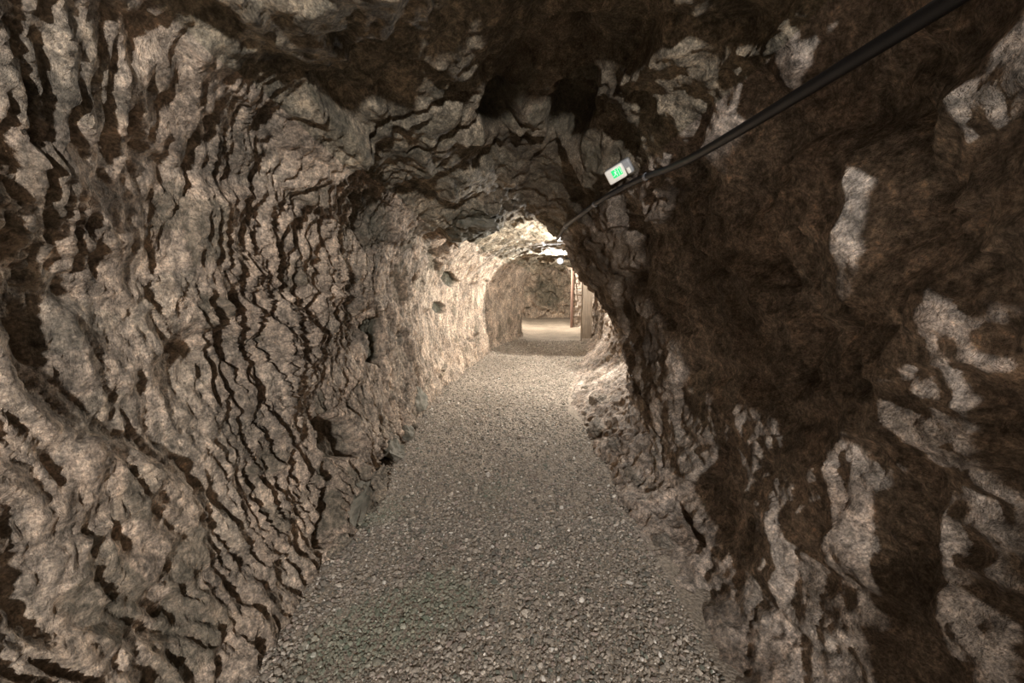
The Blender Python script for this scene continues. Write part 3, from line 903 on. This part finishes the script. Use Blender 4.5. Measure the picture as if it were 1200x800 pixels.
# ------------------------------------------------------------------ bulkhead lamps
def tunnel_lamp(spec, label, wedge_to):
    root = empty('bulkhead_lamp', spec['loc'], label, 'lamp', 'bulkhead lamps strung along the tunnel')
    aim = Vector(spec['aim']).normalized()
    root.rotation_euler = aim.to_track_quat('Z', 'Y').to_euler()
    bm = bmesh.new()       # back plate
    bmesh.ops.create_cone(bm, cap_ends=True, segments=28, radius1=0.075, radius2=0.068, depth=0.03)
    bmesh.ops.translate(bm, verts=bm.verts, vec=(0, 0, -0.035))
    obj_bm('back_plate', bm, M_METAL, root, False)
    bm = bmesh.new()       # glass dome
    bmesh.ops.create_uvsphere(bm, u_segments=20, v_segments=12, radius=0.030)
    bmesh.ops.translate(bm, verts=bm.verts, vec=(0, 0, -0.008))
    obj_bm('bulb', bm, M_BULB, root, True)
    bm = bmesh.new()       # mounting arm up to the rock
    inv = root.matrix_basis.inverted()
    b = inv @ Vector(wedge_to); a = Vector((0, 0, -0.045)); d = b - a
    bmesh.ops.create_cone(bm, cap_ends=True, segments=10, radius1=0.012, radius2=0.012, depth=d.length)
    bmesh.ops.transform(bm, matrix=Matrix.Translation(a + d / 2) @ d.to_track_quat('Z', 'Y').to_matrix().to_4x4(), verts=bm.verts)
    obj_bm('mount', bm, M_METAL, root, True)
    ld = bpy.data.lights.new('lamp_light', 'SPOT')
    ld.energy = spec['watts']; ld.color = spec['col']
    ld.spot_size = math.radians(spec.get('cone', 172)); ld.spot_blend = spec.get('blend', 0.12)
    ld.shadow_soft_size = spec.get('soft', 0.03)
    lo = bpy.data.objects.new('lamp_light', ld)
    link(lo, root)
    lo.location = (0, 0, 0.03)
    lo.rotation_euler = (math.pi, 0, 0)
    return root
tunnel_lamp(LAMP_MID, 'small glaring white lamp high on the right past the dark overhang', lampv + Vector((0.10, 0.10, 0.20)))
tunnel_lamp(FILL_NICHE, 'added fill lamp, out of sight in the niche behind the dark overhang', Vector(FILL_NICHE['loc']) + Vector((0.30, 0.06, 0.08)))
tunnel_lamp(FILL_SIDE, 'added fill lamp, hidden behind the overhang just before the timber post', Vector(FILL_SIDE['loc']) + Vector((0.25, 0.0, 0.12)))
tunnel_lamp(LAMP_FAR, 'lamp under the roof of the far chamber, hidden behind the low arch', Vector(LAMP_FAR['loc']) + Vector((0, 0.0, 0.25)))
tunnel_lamp(LAMP_BEHIND, 'lamp under the roof behind the viewer', Vector(LAMP_BEHIND['loc']) + Vector((0.02, -0.1, 0.2)))

# ------------------------------------------------------------------ timber posts by the right wall
def beam(name, size, mat, parent, loc=(0, 0, 0), seed=0, cuts=14):
    rs = random.Random(seed)
    bm = bmesh.new()
    g = bmesh.ops.create_cube(bm, size=1.0)
    bmesh.ops.transform(bm, matrix=Matrix.Translation((0, 0, size[2] / 2)) @ Matrix.Diagonal((*size, 1)), verts=bm.verts)
    vert_edges = [e for e in bm.edges if abs(e.verts[0].co.z - e.verts[1].co.z) > 0.1]
    bmesh.ops.bevel(bm, geom=vert_edges, offset=min(size[:2]) * 0.08, segments=2, affect='EDGES')
    long_e = [e for e in bm.edges if abs(e.verts[0].co.z - e.verts[1].co.z) > 0.1]
    bmesh.ops.subdivide_edges(bm, edges=long_e, cuts=cuts)
    for v in bm.verts:
        v.co.x += rs.uniform(-1, 1) * size[0] * 0.02
        v.co.y += rs.uniform(-1, 1) * size[1] * 0.02
    bmesh.ops.translate(bm, verts=bm.verts, vec=loc)
    return obj_bm(name, bm, mat, parent)

fx = at_depth(686.5, 400, 10.8).x
post = empty('timber_post', (fx, 10.8, -0.05), 'grey brown squared timber post beside the bright rock of the right wall', 'post')
beam('post', (0.27, 0.22, 1.98), M_WOOD_GREY, post, seed=1)
beam('foot_block', (0.30, 0.30, 0.14), M_STONE_TAN, post, (0.02, 0, 0), seed=2, cuts=1)

bx = at_depth(675.5, 382, 14.6).x
pillar = empty('stone_pillar', (bx, 14.6, -0.05), 'pale mottled stone pillar edged with a reddish board, further back than the timber post', 'pillar')
beam('edge_board', (0.075, 0.16, 2.55), M_WOOD_RED, pillar, (-0.21, -0.12, 0), seed=4)
rs = random.Random(5)
z = 0.0; kk = 0
while z < 2.4:
    hgt = rs.uniform(0.16, 0.26)
    off = rs.uniform(-0.06, 0.06)
    for x0, x1 in ((-0.17, off - 0.006), (off + 0.006, 0.19)):
        w = x1 - x0
        bm = bmesh.new()
        g = bmesh.ops.create_cube(bm, size=1.0)
        bmesh.ops.transform(bm, matrix=Matrix.Translation(((x0 + x1) / 2, rs.uniform(-0.015, 0.015), z + hgt / 2)) @ Matrix.Diagonal((w, 0.34, hgt - 0.012, 1)), verts=bm.verts)
        bmesh.ops.bevel(bm, geom=bm.edges[:], offset=0.018, segments=1, affect='EDGES')
        for v in bm.verts:
            v.co += Vector((rs.uniform(-1, 1), rs.uniform(-1, 1), rs.uniform(-1, 1))) * 0.016
        obj_bm('block', bm, M_STONE_MOTTLED, pillar)
        kk += 1
    z += hgt
beam('mortar_core', (0.33, 0.30, 2.4), M_STONE_TAN, pillar, (0.01, 0.0, 0), seed=6, cuts=2)
